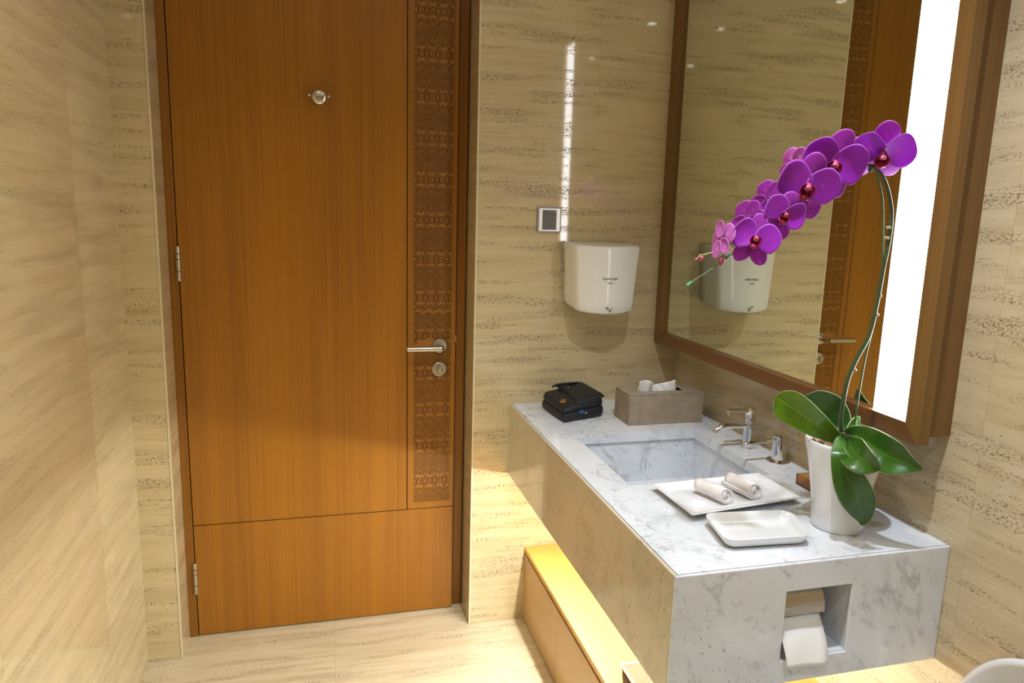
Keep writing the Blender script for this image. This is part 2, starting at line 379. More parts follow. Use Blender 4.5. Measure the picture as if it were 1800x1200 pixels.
# coat hook: round disc plate with two side prongs
kx, kz = .6626, 1.8764
hk = MB().lathe([(.012, DP), (.010, DP-.010), (.010, DP-.026), (.0225, DP-.027), (.0228, DP-.030), (.020, DP-.033), (.012, DP-.0345), (.0001, DP-.035)], (kx, 0, kz), 36, 'y').build('coat_hook', M_['chrome'], door, autos=1)
for s_ in (-1, 1):
    MB().tube(spline([(kx+s_*.008, DP-.012, kz+.002), (kx+s_*.022, DP-.016, kz+.003), (kx+s_*.030, DP-.024, kz+.004), (kx+s_*.031, DP-.032, kz+.005)], 6), [.0045]*18+[.005], 12).build('prong', M_['chrome'], hk, autos=1)
# ------------------------------------------------------------------ mirror
XF, XG = 1.855, 1.872; my0, my1, mz0, mz1 = -1.237, -.0015, 1.0675, 2.40; W = .040
mir = thing('wall_mirror', (XR, -.62, mz0), 'large wood-framed wall mirror with a lit vertical light panel along its right side', 'mirror')
iy0, iy1, iz0, iz1 = my0+W-.001, my1-W, mz0+W, mz1-W
XB = 1.8835
def framepiece(name, q, mat):   # mitred bar, q = outer a, outer b, inner b, inner a in (y,z)
    v = [(XF, y, z) for y, z in q]+[(XB, y, z) for y, z in q]
    mesh(name, v, [(0,1,2,3),(7,6,5,4),(0,4,5,1),(1,5,6,2),(2,6,7,3),(3,7,4,0)], mat, mir, bevel=.0008)
framepiece('bottom_rail', [(my0, mz0), (my1, mz0), (iy1, iz0), (iy0, iz0)], M_['frame_y'])
framepiece('top_rail', [(my0, mz1), (my1, mz1), (iy1, iz1), (iy0, iz1)], M_['frame_y'])
framepiece('right_stile', [(my0, mz0), (my0, mz1), (iy0, iz1), (iy0, iz0)], M_['frame_z'])
framepiece('left_stile', [(my1, mz0), (my1, mz1), (iy1, iz1), (iy1, iz0)], M_['frame_z'])
cb = MB(); ca, cc_, cz = my0+.0113, my1-.012, mz0+.013
cb.box(XB, XR-.0005, ca, ca+.02, cz, mz1-.013); cb.box(XB, XR-.0005, cc_-.02, cc_, cz, mz1-.013); cb.box(XB, XR-.0005, ca+.02, cc_-.02, cz, cz+.02); cb.box(XB, XR-.0005, ca+.02, cc_-.02, mz1-.033, mz1-.013)
cb.build('mirror_box', M_['frame_z'], mir)
ys = -1.0865
box('mirror_glass', M_['mirror'], mir, XG, XG+.005, ys, iy1+.006, iz0-.006, iz1+.006)
box('glass_edge', M_['glassedge'], mir, XG-.0008, XG+.004, ys-.0012, ys-.0002, iz0-.004, iz1+.004)
box('light_panel', M_['strip'], mir, XG, XG+.006, iy0-.004, ys-.0015, iz0-.006, iz1+.006)
# ------------------------------------------------------------------ vanity counter
CX, CL, CT, ZT_ = 1.3051, 1.265, .2644, .85; ZB = ZT_-CT
van = thing('vanity_counter', ((CX+XR)/2, -CL/2, ZB), 'white veined marble vanity counter with square sunken sink, fixed to the wall under the mirror', 'vanity')
sx0, sx1, sy0, sy1 = 1.4115, 1.8210, -.8137, -.4025; TH = .030; AP = .0080
def slab_hole(name, X0, X1, Y0, Y1, z0, z1, hx0, hx1, hy0, hy1, mat, par, bev):
    X = (X0, hx0, hx1, X1); Y = (Y0, hy0, hy1, Y1); v = []; f = []
    for z in (z0, z1):
        for y in Y:
            for x in X: v.append((x, y, z))
    for a in range(3):
        for b in range(3):
            if a == 1 and b == 1: continue
            q = (b*4+a, b*4+a+1, (b+1)*4+a+1, (b+1)*4+a)
            f.append(tuple(i+16 for i in q)); f.append(q[::-1])
    for k in range(3):
        f += [(k, k+1, k+17, k+16), (12+k, 12+k+16, 13+k+16, 13+k), (4*k, 4*k+16, 4*k+20, 4*k+4), (4*k+3, 4*k+7, 4*k+23, 4*k+19)]
    f += [(5, 21, 22, 6), (9, 10, 26, 25), (5, 9, 25, 21), (6, 22, 26, 10)]
    return mesh(name, v, f, mat, par, bevel=bev, seg=1)
slab_hole('countertop', CX+AP+.0010, XR, -CL+AP+.0010, 0, ZT_-TH, ZT_, sx0, sx1, sy0, sy1, M_['marble'], van, .0008)
box('front_apron', M_['marble3'], van, CX, CX+AP, -CL+AP, -.4325, ZB, ZT_-.0003, bevel=.0026, seg=2)
box('front_apron', M_['marble3'], van, CX, CX+AP, -.4310, 0, ZB, ZT_-.0003, bevel=.0022, seg=2)
van_end = None
nx0, nx1, nz0, nz1 = 1.5555, 1.7105, .6370, .7895
e = MB(); v = []; X = (CX, nx0, nx1, XR); Z = (ZB, nz0, nz1, ZT_-.0003); f = []
for y in (-CL, -CL+AP):
    for z in Z:
        for x in X: v.append((x, y, z))
for a in range(3):
    for b in range(3):
        if a == 1 and b == 1: continue
        q = (b*4+a, b*4+a+1, (b+1)*4+a+1, (b+1)*4+a); f.append(q); f.append(tuple(i+16 for i in q)[::-1])
for k in range(3): f += [(k, k+16, k+17, k+1), (12+k, 13+k, 29+k, 28+k), (4*k, 4*k+4, 4*k+20, 4*k+16), (4*k+3, 4*k+19, 4*k+23, 4*k+7)]
f += [(5, 6, 22, 21), (9, 25, 26, 10), (5, 21, 25, 9), (6, 10, 26, 22)]
endp = mesh('end_apron', v, f, M_['marble2'], van, bevel=.0026, seg=2)
nb = MB(); t_ = .006; ny = -CL+AP; nd = ny+.115; k_ = .004
nb.box(nx0-k_-t_, nx0-k_, ny, nd, nz0-t_, nz1+t_); nb.box(nx1+k_, nx1+k_+t_, ny, nd, nz0-t_, nz1+t_); nb.box(nx0-k_, nx1+k_, ny, nd, nz0-t_, nz0); nb.box(nx0-k_, nx1+k_, ny, nd, nz1, nz1+t_); nb.box(nx0-k_-t_, nx1+k_+t_, nd, nd+t_, nz0-t_, nz1+t_)
nb.build('paper_niche', M_['marble2'], van)
box('underside', M_['marble2'], van, CX+AP, XR, -CL+AP, 0, ZB+.004, ZB+.018)
bs = MB(); b0, b1, c0, c1, zb_, zt2 = sx0-.008, sx1+.008, sy0-.008, sy1+.008, .684, ZT_-TH
w_ = .015
bs.box(b0-w_, b0, c0-w_, c1+w_, zb_-w_, zt2); bs.box(b1, b1+w_, c0-w_, c1+w_, zb_-w_, zt2); bs.box(b0, b1, c0-w_, c0, zb_-w_, zt2); bs.box(b0, b1, c1, c1+w_, zb_-w_, zt2)
bs.hexa([(b0, c0, zb_-w_), (b1, c0, zb_-w_), (b1, c1, zb_-w_), (b0, c1, zb_-w_), (b0, c0, zb_+.004), (b1, c0, zb_+.004), (b1, c1, zb_), (b0, c1, zb_)])
bs.build('sink_basin', M_['marble'], van)
MB().lathe([(.022, 0), (.022, .003), (.018, .004), (.0001, .0035)], (1.62, -.61, zb_+.0015), 24).build('drain', M_['chrome'], van)
# toilet paper holder in the niche
tph = thing('toilet_paper_holder', (1.62, -1.20, .70), 'curved metal-covered toilet paper holder set in the end of the marble counter', 'toilet paper holder')
cv = MB(); n = 14; vs = []; fs = []
cx0_, cx1_ = nx0+.002, 1.672
for i in range(n+1):
    a = math.radians(90)*i/n
    y = -1.180-.058*math.sin(a); z = .7230+.058*math.cos(a)+(.0 if i < n else -.006)
    vs += [(cx0_, y, z), (cx1_, y, z)]
fs = [(2*i, 2*i+1, 2*i+3, 2*i+2) for i in range(n)]
for xx in (0, 1):
    fs.append(tuple([2*i+xx for i in range(n+1)]))
coverm = mesh('holder_cover', vs, fs, simple('satin_holder_cover', (.50, .45, .38), .22, .9), tph, autos=None)
MB().tube([(nx0-.0035, -1.183, .709), (nx0+.0045, -1.183, .709)], .008, 14).build('spindle_end', M_['chrome'], tph)
MB().tube([(1.656, -1.183, .709), (nx1+.0035, -1.183, .709)], .006, 14).build('spindle_end', M_['chrome'], tph)
roll = MB().lathe([(.019, nx0+.005), (.046, nx0+.005), (.046, 1.655), (.019, 1.655)], (0, -1.183, .709), 40, 'x').build('paper_roll', M_['paper'], None, autos=1)
roll.name = 'toilet_paper_roll'; tag(roll, 'white toilet paper roll in the counter niche with a sheet hanging out', 'toilet paper')
vs = []; fs = []
tl, tr_, br, bl = Vector((1.5580, -1.2350, .722)), at(1440, 1076, y=-1.2360), at(1456.5, 1166, y=-1.285), at(1383.5, 1174, y=-1.285)
tl.z = tr_.z
nn = 12
for i in range(nn+1):
    t = i/nn; bulge = .010*math.sin(t*PI)
    a = tl.lerp(bl, t); b = tr_.lerp(br, t)
    for k in range(7):
        q = a.lerp(b, k/6); vs.append((q.x, q.y-bulge*.6+.0015*math.sin(k*1.3+t*5), q.z))
for i in range(nn):
    for k in range(6): fs.append((i*7+k, i*7+k+1, i*7+k+8, i*7+k+7))
sh = mesh('hanging_sheet', vs, fs, M_['paper'], None, smooth=True, solid=.0008); sh.parent = roll
# ------------------------------------------------------------------ taps
tap = thing('basin_tap', (1.885, -.60, ZT_), 'chrome single-lever basin tap behind the sink', 'tap')
tx, ty = 1.887, -.602
MB().lathe([(.0185, 0), (.0185, .004), (.0172, .006), (.0162, .07), (.0158, .094)], (tx, ty, ZT_), 32).build('tap_body', M_['chrome'], tap, autos=1, bevel=.0006)
MB().tube(spline([(tx-.008, ty, .922), (tx-.05, ty, .921), (tx-.085, ty, .921), (tx-.103, ty, .915), (tx-.116, ty, .902)], 6), [.0085]*13+[.009]*6+[.0095]*6, 18).build('spout', M_['chrome'], tap, autos=1)
MB().lathe([(.0162, .0955), (.0165, .10), (.0165, .122), (.014, .126), (.0001, .127)], (tx, ty, ZT_), 32).build('tap_cap', M_['chrome'], tap, autos=1, bevel=.0006)
MB().hexa([(tx-.075, ty-.007, .966), (tx-.01, ty-.011, .962), (tx-.01, ty+.011, .962), (tx-.075, ty+.007, .966), (tx-.077, ty-.006, .972), (tx, ty-.011, .974), (tx, ty+.011, .974), (tx-.077, ty+.006, .972)]).hexa([(tx-.078, ty-.007, .957), (tx-.070, ty-.007, .957), (tx-.070, ty+.007, .957), (tx-.078, ty+.007, .957), (tx-.078, ty-.006, .972), (tx-.070, ty-.006, .972), (tx-.070, ty+.006, .972), (tx-.078, ty+.006, .972)]).build('lever', M_['chrome'], tap, bevel=.001)
sd = thing('soap_dispenser', (1.905, -.722, ZT_), 'short chrome pump soap dispenser beside the basin tap', 'soap dispenser')
dx, dy = 1.905, -.724
MB().lathe([(.033, 0), (.033, .003), (.029, .0065), (.019, .008), (.0185, .055)], (dx, dy, ZT_), 32).build('dispenser_body', M_['chrome'], sd, autos=1, bevel=.0006)
MB().lathe([(.0192, .0555), (.0192, .074), (.016, .077), (.0001, .078)], (dx, dy, ZT_), 32).build('pump_head', M_['chrome'], sd, autos=1, bevel=.0006)
MB().tube([(dx-.012, dy, .914), (dx-.116, dy, .907), (dx-.121, dy, .901)], .0055, 14).build('nozzle', M_['chrome'], sd, autos=1)
# ------------------------------------------------------------------ tissue box
tb = thing('tissue_box', (1.752, -.275, ZT_), 'taupe rectangular tissue box cover on the counter corner', 'tissue box')
tx0, tx1, ty0, ty1, tz = 1.6205, 1.8865, -.332, -.212, .9535
slab_hole('lid', tx0, tx1, ty0, ty1, tz-.003, tz, 1.680, 1.832, -.292, -.252, M_['linen'], tb, .0012)
bx = MB(); q = .003
bx.box(tx0, tx1, ty0, ty0+q, ZT_, tz-.0035); bx.box(tx0, tx1, ty1-q, ty1, ZT_, tz-.0035); bx.box(tx0, tx0+q, ty0+q, ty1-q, ZT_, tz-.0035); bx.box(tx1-q, tx1, ty0+q, ty1-q, ZT_, tz-.0035); bx.box(tx0+q, tx1-q, ty0+q, ty1-q, ZT_, ZT_+q)
bx.build('box_body', M_['linen'], tb, bevel=.0008)
def sheetstrip(name, cols, mat, par, **k):   # cols: list of columns (each list of points)
    m = len(cols[0]); vs = [p for c in cols for p in c]
    fs = [(i*m+j, i*m+j+1, (i+1)*m+j+1, (i+1)*m+j) for i in range(len(cols)-1) for j in range(m-1)]
    return mesh(name, vs, fs, mat, par, smooth=True, **k)
cols = []
pa, pb_, pc_ = at(1120, 690, y=-.272), at(1144, 690, y=-.272), at(1189, 690, y=-.272)
for i in range(15):
    t = i/14; x = pa.x+(pb_.x-pa.x)*t; h_ = .012+.024*math.sin(PI*(.12+.80*t))**.55
    cols.append([(x+(.010 if t > .5 else .004)*.5*(j/8)*(t-.3), -.272-.014*(j/8)**1.6+.006*math.sin(t*7)+.003*math.sin(t*16)*(j/8), tz-.022+(h_+.022)*(j/8)) for j in range(9)])
for i in range(1, 17):
    t = i/16; x = pb_.x+(pc_.x-pb_.x)*t; h_ = .006+.026*t
    if i == 16: h_ -= .003
    cols.append([(x-.004*(j/8)*t*t, -.268+.012*(j/8)*(1-t)+.005*math.sin(t*6)+.0015*math.sin(t*20+j), tz-.022+(h_+.022)*(j/8)) for j in range(9)])
ts = sheetstrip('tissue_sheet', cols, M_['paper'], None, solid=.0006)
ts.name = 'paper_tissue'; tag(ts, 'white paper tissue poking out of the taupe tissue box', 'tissue')
# ------------------------------------------------------------------ plates and towels
def plate(name, cx_, cy_, a, b, rot, z0, prof, mat, power, par=None):
    vs = []; fs = []; n = 72; R_ = Matrix.Rotation(rot, 2)
    for (s_, zz, pw) in prof:
        for k in range(n):
            t = 2*PI*k/n; ct, st_ = math.cos(t), math.sin(t)
            rr = (abs(ct)**pw+abs(st_)**pw)**(-1/pw)
            q = R_ @ Vector(((a-s_)*rr*ct, (b-s_)*rr*st_)); vs.append((cx_+q.x, cy_+q.y, z0+zz))
    m = len(prof)
    for i in range(m-1):
        for k in range(n): fs.append((i*n+k, i*n+(k+1) % n, (i+1)*n+(k+1) % n, (i+1)*n+k))
    fs.append(tuple(range(n))[::-1]); fs.append(tuple((m-1)*n+k for k in range(n)))
    return mesh(name, vs, fs, mat, par, smooth=True)
def platec(pts): return sum((Vector(p) for p in pts), Vector((0, 0, 0)))/len(pts)
# large flat platter, corners traced to its rim height
zr = .0185
P4 = [at(1145, 850, z=ZT_+zr), at(1334, 830, z=ZT_+zr), at(1410, 874, z=ZT_+zr), at(1217, 905, z=ZT_+zr)]
def quadplate(name, P4, prof, rad, label):
    # prof: (inset, height); outline = rounded quad
    vs = []; fs = []; n = 12
    cen = platec(P4)
    def ring(ins, z, r):
        out = []
        for i in range(4):
            p = P4[i]; a = (P4[i-1]-p); b = (P4[(i+1) % 4]-p); a.z = b.z = 0; a.normalize(); b.normalize()
            bis = (a+b).normalized(); ang = math.acos(max(-1, min(1, a.dot(b))))/2
            rr = max(r-ins*.6, .003); c = p+bis*((rr+ins)/math.sin(ang))
            na = Vector((-a.y, a.x, 0)); nb_ = Vector((-b.y, b.x, 0))
            if na.dot(cen-p) > 0: na = -na
            if nb_.dot(cen-p) > 0: nb_ = -nb_
            for k in range(n):
                t = k/(n-1); d_ = (na*(1-t)+nb_*t)
                # slerp
                om = math.acos(max(-1, min(1, na.dot(nb_)))); d_ = (na*math.sin((1-t)*om)+nb_*math.sin(t*om))/math.sin(om)
                out.append((c.x+d_.x*rr, c.y+d_.y*rr, z))
        return out
    for ins, z in prof: vs += ring(ins, ZT_+z, rad)
    N = 4*n; m = len(prof)
    for i in range(m-1):
        for k in range(N): fs.append((i*N+k, i*N+(k+1) % N, (i+1)*N+(k+1) % N, (i+1)*N+k))
    fs.append(tuple(range(N))[::-1]); fs.append(tuple((m-1)*N+k for k in range(N)))
    o = mesh(name, vs, fs, M_['white'], None, smooth=True)
    tag(o, label, 'plate'); return o
quadplate('serving_platter', P4, [(.030, 0), (.028, .003), (.012, .010), (.001, .0165), (0, .018), (.001, .0190), (.004, .0190), (.014, .0155), (.022, .0105), (.028, .0082), (.036, .0078)], .005, 'large flat white rectangular platter holding the rolled towels')
zr2 = .026
P4 = [at(1236, 901, z=ZT_+zr2), at(1388, 895, z=ZT_+zr2), at(1427, 941, z=ZT_+zr2), at(1276, 950, z=ZT_+zr2)]
quadplate('small_dish', P4, [(.020, 0), (.016, .0015), (.008, .008), (.002, .018), (0, .0245), (.0006, .0262), (.0022, .0266), (.004, .0255), (.009, .015), (.014, .0085), (.022, .006), (.03, .0055)], .024, 'empty small white rounded rectangular dish at the front of the counter')
def towel(p0, p1, r, label, ph):
    p0, p1 = Vector(p0), Vector(p1); ax = (p1-p0).normalized(); sd_ = ax.cross(Vector((0, 0, 1))).normalized(); upv = Vector((0, 0, 1))
    vs = []; fs = []; turns = 2.6; n = 64; m = 10; th = .0050
    prof = []
    for k in range(n+1):
        t = k/n; a = t*turns*2*PI+ph; rr = .003+(r-.003)*t**.85
        prof.append((rr*math.cos(a), rr*math.sin(a)*.93))
    L = (p1-p0).length
    for i in range(m+1):
        s_ = i/m; c = p0+ax*(L*s_)
        for k, (a, b) in enumerate(prof):
            w = 1+.03*math.sin(s_*7+k*.2)
            sh_ = ax*(.004*math.sin(k*.33+ph) if i in (0, m) else 0)
            vs.append(c+sd_*a*w+upv*b*w+sh_)
    N = n+1
    for i in range(m):
        for k in range(n): fs.append((i*N+k, i*N+k+1, (i+1)*N+k+1, (i+1)*N+k))
    o = mesh('rolled_towel', vs, fs, M_['towel'], None, smooth=True, solid=th, solid_off=-.5)
    d_ = D.textures.new('terry', 'CLOUDS'); d_.noise_scale = .010
    md = o.modifiers.new('d', 'DISPLACE'); md.texture = d_; md.strength = .0035; md.mid_level = .5
    tag(o, label, 'towel', 'rolled white towels on the large platter'); return o
zt0 = ZT_+.0078
a0 = at(1229, 852, z=zt0+.021); a1 = at(1277, 872, z=zt0+.021)
towel(a0, a1, .0215, 'rolled white towel nearer the counter front edge, left of the two on the platter', 1.2)
a0 = at(1283, 842, z=zt0+.022); a1 = at(1327, 863, z=zt0+.022)
towel(a0, a1, .0225, 'rolled white towel nearer the orchid pot, right of the two on the platter', 2.4)
# ------------------------------------------------------------------ black bag
bag = thing('pouch_bag', (1.49, -.15, ZT_), 'small black fabric pouch bag with gold badge lying on the counter by the wall', 'bag')
def soft(name, bot, top, mat, par, inset=.0, sub=3):
    o = MB().hexa(list(bot)+list(top)).build(name, mat, par)
    o.modifiers.new('b', 'BEVEL').width = .013; o.modifiers['b'].segments = 3; o.modifiers['b'].limit_method = 'NONE'
    m = o.modifiers.new('u', 'SUBSURF'); m.levels = m.render_levels = 1
    for p in o.data.polygons: p.use_smooth = True
    return o
A, B, C_, Dd = (1.398, -.082), (1.417, -.274), (1.580, -.218), (1.560, -.035)
def lift(P_, z, k=0): 
    c = (sum(p[0] for p in P_)/4, sum(p[1] for p in P_)/4)
    return [(c[0]+(p[0]-c[0])*(1+k), c[1]+(p[1]-c[1])*(1+k), z if not hasattr(z, '__len__') else z[i]) for i, p in enumerate(P_)]
soft('bag_body', lift((A, B, C_, Dd), ZT_+.001), lift((A, B, C_, Dd), (.884, .882, .892, .898), .02), M_['bag'], bag)
soft('bag_upper', lift((A, B, C_, Dd), (.880, .877, .888, .893), -.01), lift((A, B, C_, Dd), (.914, .900, .925, .930), -.06), M_['bag'], bag)
fl = []
Tq = [Vector(p) for p in lift((A, B, C_, Dd), (.9135, .899, .924, .930), -.07)]
for i in range(13):
    u_ = i/12; row = []
    for j in range(11):
        w = j/10; ed = .30+.10*math.sin(w*PI)*(1-u_)
        uu = ed+(1.06-ed)*u_
        p = (Tq[0].lerp(Tq[1], w)).lerp(Tq[3].lerp(Tq[2], w), uu)
        p.z += .0015+.004*math.sin(u_*PI)*math.sin(w*PI)-.030*max(0, u_-.86)-.020*max(0, w-.9)*2+.018*max(0, .30-w)*3*max(0, .3-u_)*2
        row.append(p)
    fl.append(row)
sheetstrip('bag_flap', fl, M_['bag'], bag, solid=.0035)
strap_pts = [Tq[0].lerp(Tq[3], .22)+Vector((0, -.004, .010)), Tq[0].lerp(Tq[3], .36)+Vector((0, -.006, .013)), Tq[0].lerp(Tq[3], .6)+Vector((0, -.006, .009)), Tq[0].lerp(Tq[3], .9)+Vector((.0, -.01, .004))]
MB().tube(spline(strap_pts, 6), .0045, 8).build('carry_strap', M_['bag'], bag, smooth=True)
ec = at(990, 706, z=.9115); 
e1 = Vector((.011, .004, .0035)); e2 = Vector((-.003, .011, .0015))
vs = [ec-e1, ec-e2, ec+e1, ec+e2]; vs = [v+Vector((0, 0, .002)) for v in vs]+[v+Vector((0, 0, .004)) for v in vs]
mesh('badge', vs, [(0,1,2,3),(7,6,5,4),(0,4,5,1),(1,5,6,2),(2,6,7,3),(3,7,4,0)], M_['gold'], bag)
vs = [ec+(v)*.5+Vector((0, 0, .0043)) for v in (-e1, -e2, e1, e2)]
mesh('badge_mark', vs, [(0,1,2,3)], simple('badge_brown', (.25, .08, .02), .4), bag)
pb = at(1022, 724, y=-.255)
MB().box(pb.x-.010, pb.x+.010, pb.y-.004, pb.y+.004, pb.z-.005, pb.z+.007).build('blue_card', M_['blue'], bag, bevel=.001)
MB().lathe([(.003, -.003), (.003, .003)], (pb.x+.013, pb.y-.006, pb.z-.001), 12, 'y').build('snap', M_['steel'], bag)
q_ = at(999, 681, z=.930); MB().lathe([(.0035, -.002), (.0035, .003)], q_, 12).build('snap', M_['steel'], bag)
# ------------------------------------------------------------------ amber glass dish
gd = MB().box(1.845, 1.905, -.965, -.885, ZT_, ZT_+.006)
gd.box(1.845, 1.850, -.965, -.885, ZT_+.006, ZT_+.028); gd.box(1.900, 1.905, -.965, -.885, ZT_+.006, ZT_+.028); gd.box(1.850, 1.900, -.965, -.960, ZT_+.006, ZT_+.028); gd.box(1.850, 1.900, -.890, -.885, ZT_+.006, ZT_+.028)
o = gd.build('glass_dish', M_['amber'], None, bevel=.001); tag(o, 'small amber glass dish half hidden behind the white orchid pot', 'dish')
# ------------------------------------------------------------------ hand dryer
hdry = thing('hand_dryer', (1.599, 0, 1.20), 'white wall-mounted hand dryer with curved front below the light switches', 'hand dryer')
def dxl(z): s_ = (z-1.2)/.225; return 1.501-.014*s_, 1.705+.019*s_
def dprofile(z):
    """plan outline of the casing at height z, wall to wall, with rounded front corners"""
    xl, xr = dxl(z); xm = (xl+xr)/2; hw = (xr-xl)/2; ring = [(xl-.0135, 0), (xl-.0105, -.045), (xl-.006, -.090)]
    raw = []
    for k in range(41):
        x = xl+(xr-xl)*k/40; t = (x-xm)/hw; raw.append((x, -(.128+.036*(1-abs(t)**2.0))))
    r = .016
    front = [q for q in raw if xl+r*.9 < q[0] < xr-r*.9]
    def arc(p0, pc, p1): return [((1-u)**2*p0[0]+2*u*(1-u)*pc[0]+u*u*p1[0], (1-u)**2*p0[1]+2*u*(1-u)*pc[1]+u*u*p1[1]) for u in [k/6 for k in range(7)]]
    ring += arc((xl-.003, -.112), (xl, -.131), front[0])+front[1:-1]+arc(front[-1], (xr, -.131), (xr+.0005, -.110))
    ring += [(xr+.001, -.090), (xr+.0025, -.045), (xr+.003, 0)]
    return ring
def dfront(x, z):
    xl, xr = dxl(z); t = (x-(xl+xr)/2)/((xr-xl)/2); return -(.128+.036*(1-abs(t)**2.0))
def dryer():
    vs = []; fs = []; xc = 1.598; zt = lambda y: 1.4335-.010*(-y/.16)**1.3; zb2 = lambda y: 1.2180-.0235*min(1.1, -y/.155)**1.4
    lv = [('b', .008, .0), ('b', .003, .0018), ('b', 0, .006)]+[('m', 0, 1.235+.0265*k) for k in range(7)]+[('t', 0, .011), ('t', .0012, .0065), ('t', .004, .0028), ('t', .009, .0006), ('t', .016, 0)]
    for kind, ins, q in lv:
        zz = {'b': 1.215, 't': 1.425}.get(kind, q)
        for x, y in dprofile(zz):
            sx = 1-ins/.115; X = xc+(x-xc)*sx; Y = y*(1-ins/.155)
            Z = zb2(y)+q if kind == 'b' else (zt(y)-q if kind == 't' else q)
            vs.append((X, min(0, Y), Z))
    m = len(dprofile(1.3)); L = len(lv)
    for i in range(L-1):
        for k in range(m-1): fs.append((i*m+k, i*m+k+1, (i+1)*m+k+1, (i+1)*m+k))
        fs.append((i*m+m-1, i*m, (i+1)*m, (i+1)*m+m-1))
    for base in (0, (L-1)*m):
        for k in range((m-1)//2):
            a, b, c, d = base+k, base+k+1, base+m-2-k, base+m-1-k
            if b < c: fs.append((a, b, c, d))
            elif b == c: fs.append((a, b, d))
    return mesh('dryer_shell', vs, fs, M_['plastic'], hdry, smooth=True)
dry = dryer()
def text_mesh(body, size, place, name, parent, mat):
    cu = D.curves.new('t', 'FONT'); cu.body = body; cu.size = size; cu.align_x = 'CENTER'; cu.offset = size*.028; cu.resolution_u = 3
    o = D.objects.new('t', cu); COL.objects.link(o)
    dg = bpy.context.evaluated_depsgraph_get(); me = D.meshes.new_from_object(o.evaluated_get(dg))
    D.objects.remove(o)
    vs = [place(v.co.x, v.co.y) for v in me.vertices]; fs = [tuple(p.vertices) for p in me.polygons]
    return mesh(name, vs, fs, mat, parent)
def on_front(cx_, cz_, sx=1.0):
    def f_(a, b):
        x = cx_+a*sx; z = cz_+b; return (x, dfront(x, z)-.0016, z)
    return f_
prn = simple('grey_print', (.10, .09, .08), .5)
text_mesh('CLEAN DRY', .0085, on_front(1.601, 1.3115, 1.25), 'lettering', hdry, prn)
text_mesh('RORO', .0062, on_front(1.601, 1.298, 1.05), 'lettering', hdry, prn)
def poly_on_front(pts, name):
    vs = [on_front(1.600, 1.212)(a, b) for a, b in pts]; n = len(vs)
    return vs, tuple(range(n))
LV = []; LF = []
for pts in ([(-.012, .010), (-.006, .004), (-.001, .001), (.001, .003), (-.004, .008), (-.009, .012)], [(.000, -.004), (.004, -.007), (.008, -.004), (.006, .001), (.002, .001)], [(.004, .003), (.011, .005), (.016, .003), (.011, .0065), (.005, .005)], [(.009, -.004), (.015, -.001), (.017, .0005), (.013, -.003)]):
    vs, f_ = poly_on_front([(a, b-.004) for a, b in pts], 'x'); k = len(LV); LV += [(v[0], v[1]-.001, v[2]) for v in vs]; LF.append(tuple(i+k for i in f_))
mesh('hands_symbol', LV, LF, prn, hdry)
SV = []; SF = []
random.seed(3)
for r_i in range(14):
    z = 1.405-.0062*r_i
    if r_i in (4, 9): continue
    y = -.012
    while y > -.038:
        w = random.uniform(.002, .006)
        if random.random() < .72:
            k = len(SV); x = dxl(z)[0]-.0135+.0031*(-y/.045)*.97-.0003
            SV += [(x-.0002, y, z), (x-.0002, y-w, z), (x-.0002, y-w, z+.0036), (x-.0002, y, z+.0036)]; SF.append((k, k+1, k+2, k+3))
        y -= w+.0016
mesh('instruction_print', [(v[0]-.0012, v[1], v[2]) for v in SV], SF, prn, hdry)
# ------------------------------------------------------------------ light switches
sw = thing('light_switch', (1.4266, 0, 1.504), 'square wall switch plate with four grey rocker switches in a silver frame', 'light switch')
box('back_plate', simple('switch_edge', (.33, .33, .32), .35, .3), sw, 1.3835, 1.4705, -.007, 0, 1.461, 1.548, bevel=.002)
slab = MB()
ax0, ax1, az0, az1 = 1.3895, 1.4655, 1.466, 1.543; rx0, rx1, rz0, rz1 = 1.4015, 1.4525, 1.4705, 1.5380
slab.box(ax0, rx0, -.0105, -.006, az0, az1); slab.box(rx1, ax1, -.0105, -.006, az0, az1); slab.box(rx0, rx1, -.0105, -.006, az0, rz0); slab.box(rx0, rx1, -.0105, -.006, rz1, az1)
slab.build('face_frame', M_['silver'], sw)
hh = (rz1-rz0)/4
for k in range(4):
    rk = MB().hexa([(rx0+.0008, -.0125, rz0+k*hh+.0006), (rx1-.0008, -.0125, rz0+k*hh+.0006), (rx1-.0008, -.006, rz0+k*hh+.0006), (rx0+.0008, -.006, rz0+k*hh+.0006), (rx0+.0008, -.0105, rz0+(k+1)*hh-.0006), (rx1-.0008, -.0105, rz0+(k+1)*hh-.0006), (rx1-.0008, -.006, rz0+(k+1)*hh-.0006), (rx0+.0008, -.006, rz0+(k+1)*hh-.0006)]).build('rocker', M_['grey'], sw, bevel=.0004)
    MB().lathe([(.0013, -.0128), (.0012, -.0102)], (rx1-.007, 0, rz0+k*hh+.009), 10, 'y').build('indicator', simple('indicator_%d' % k, (.7, .7, .65), .3), rk)
# ------------------------------------------------------------------ low cabinet
KX, KH, KE = 1.3785, .2914, -1.215
cab = thing('low_cabinet', (KX, -.6, 0), 'long low pale wood cabinet under the marble counter', 'cabinet')
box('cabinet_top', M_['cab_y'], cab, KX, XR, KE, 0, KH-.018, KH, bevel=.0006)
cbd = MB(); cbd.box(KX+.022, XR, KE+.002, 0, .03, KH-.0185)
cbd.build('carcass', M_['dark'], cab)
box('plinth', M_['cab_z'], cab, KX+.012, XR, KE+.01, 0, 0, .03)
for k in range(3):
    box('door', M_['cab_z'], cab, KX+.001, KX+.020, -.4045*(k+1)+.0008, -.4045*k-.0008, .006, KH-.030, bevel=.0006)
box('side_panel', M_['cab_y'], cab, KX+.02, XR, KE, KE+.0018, .03, KH-.0185)
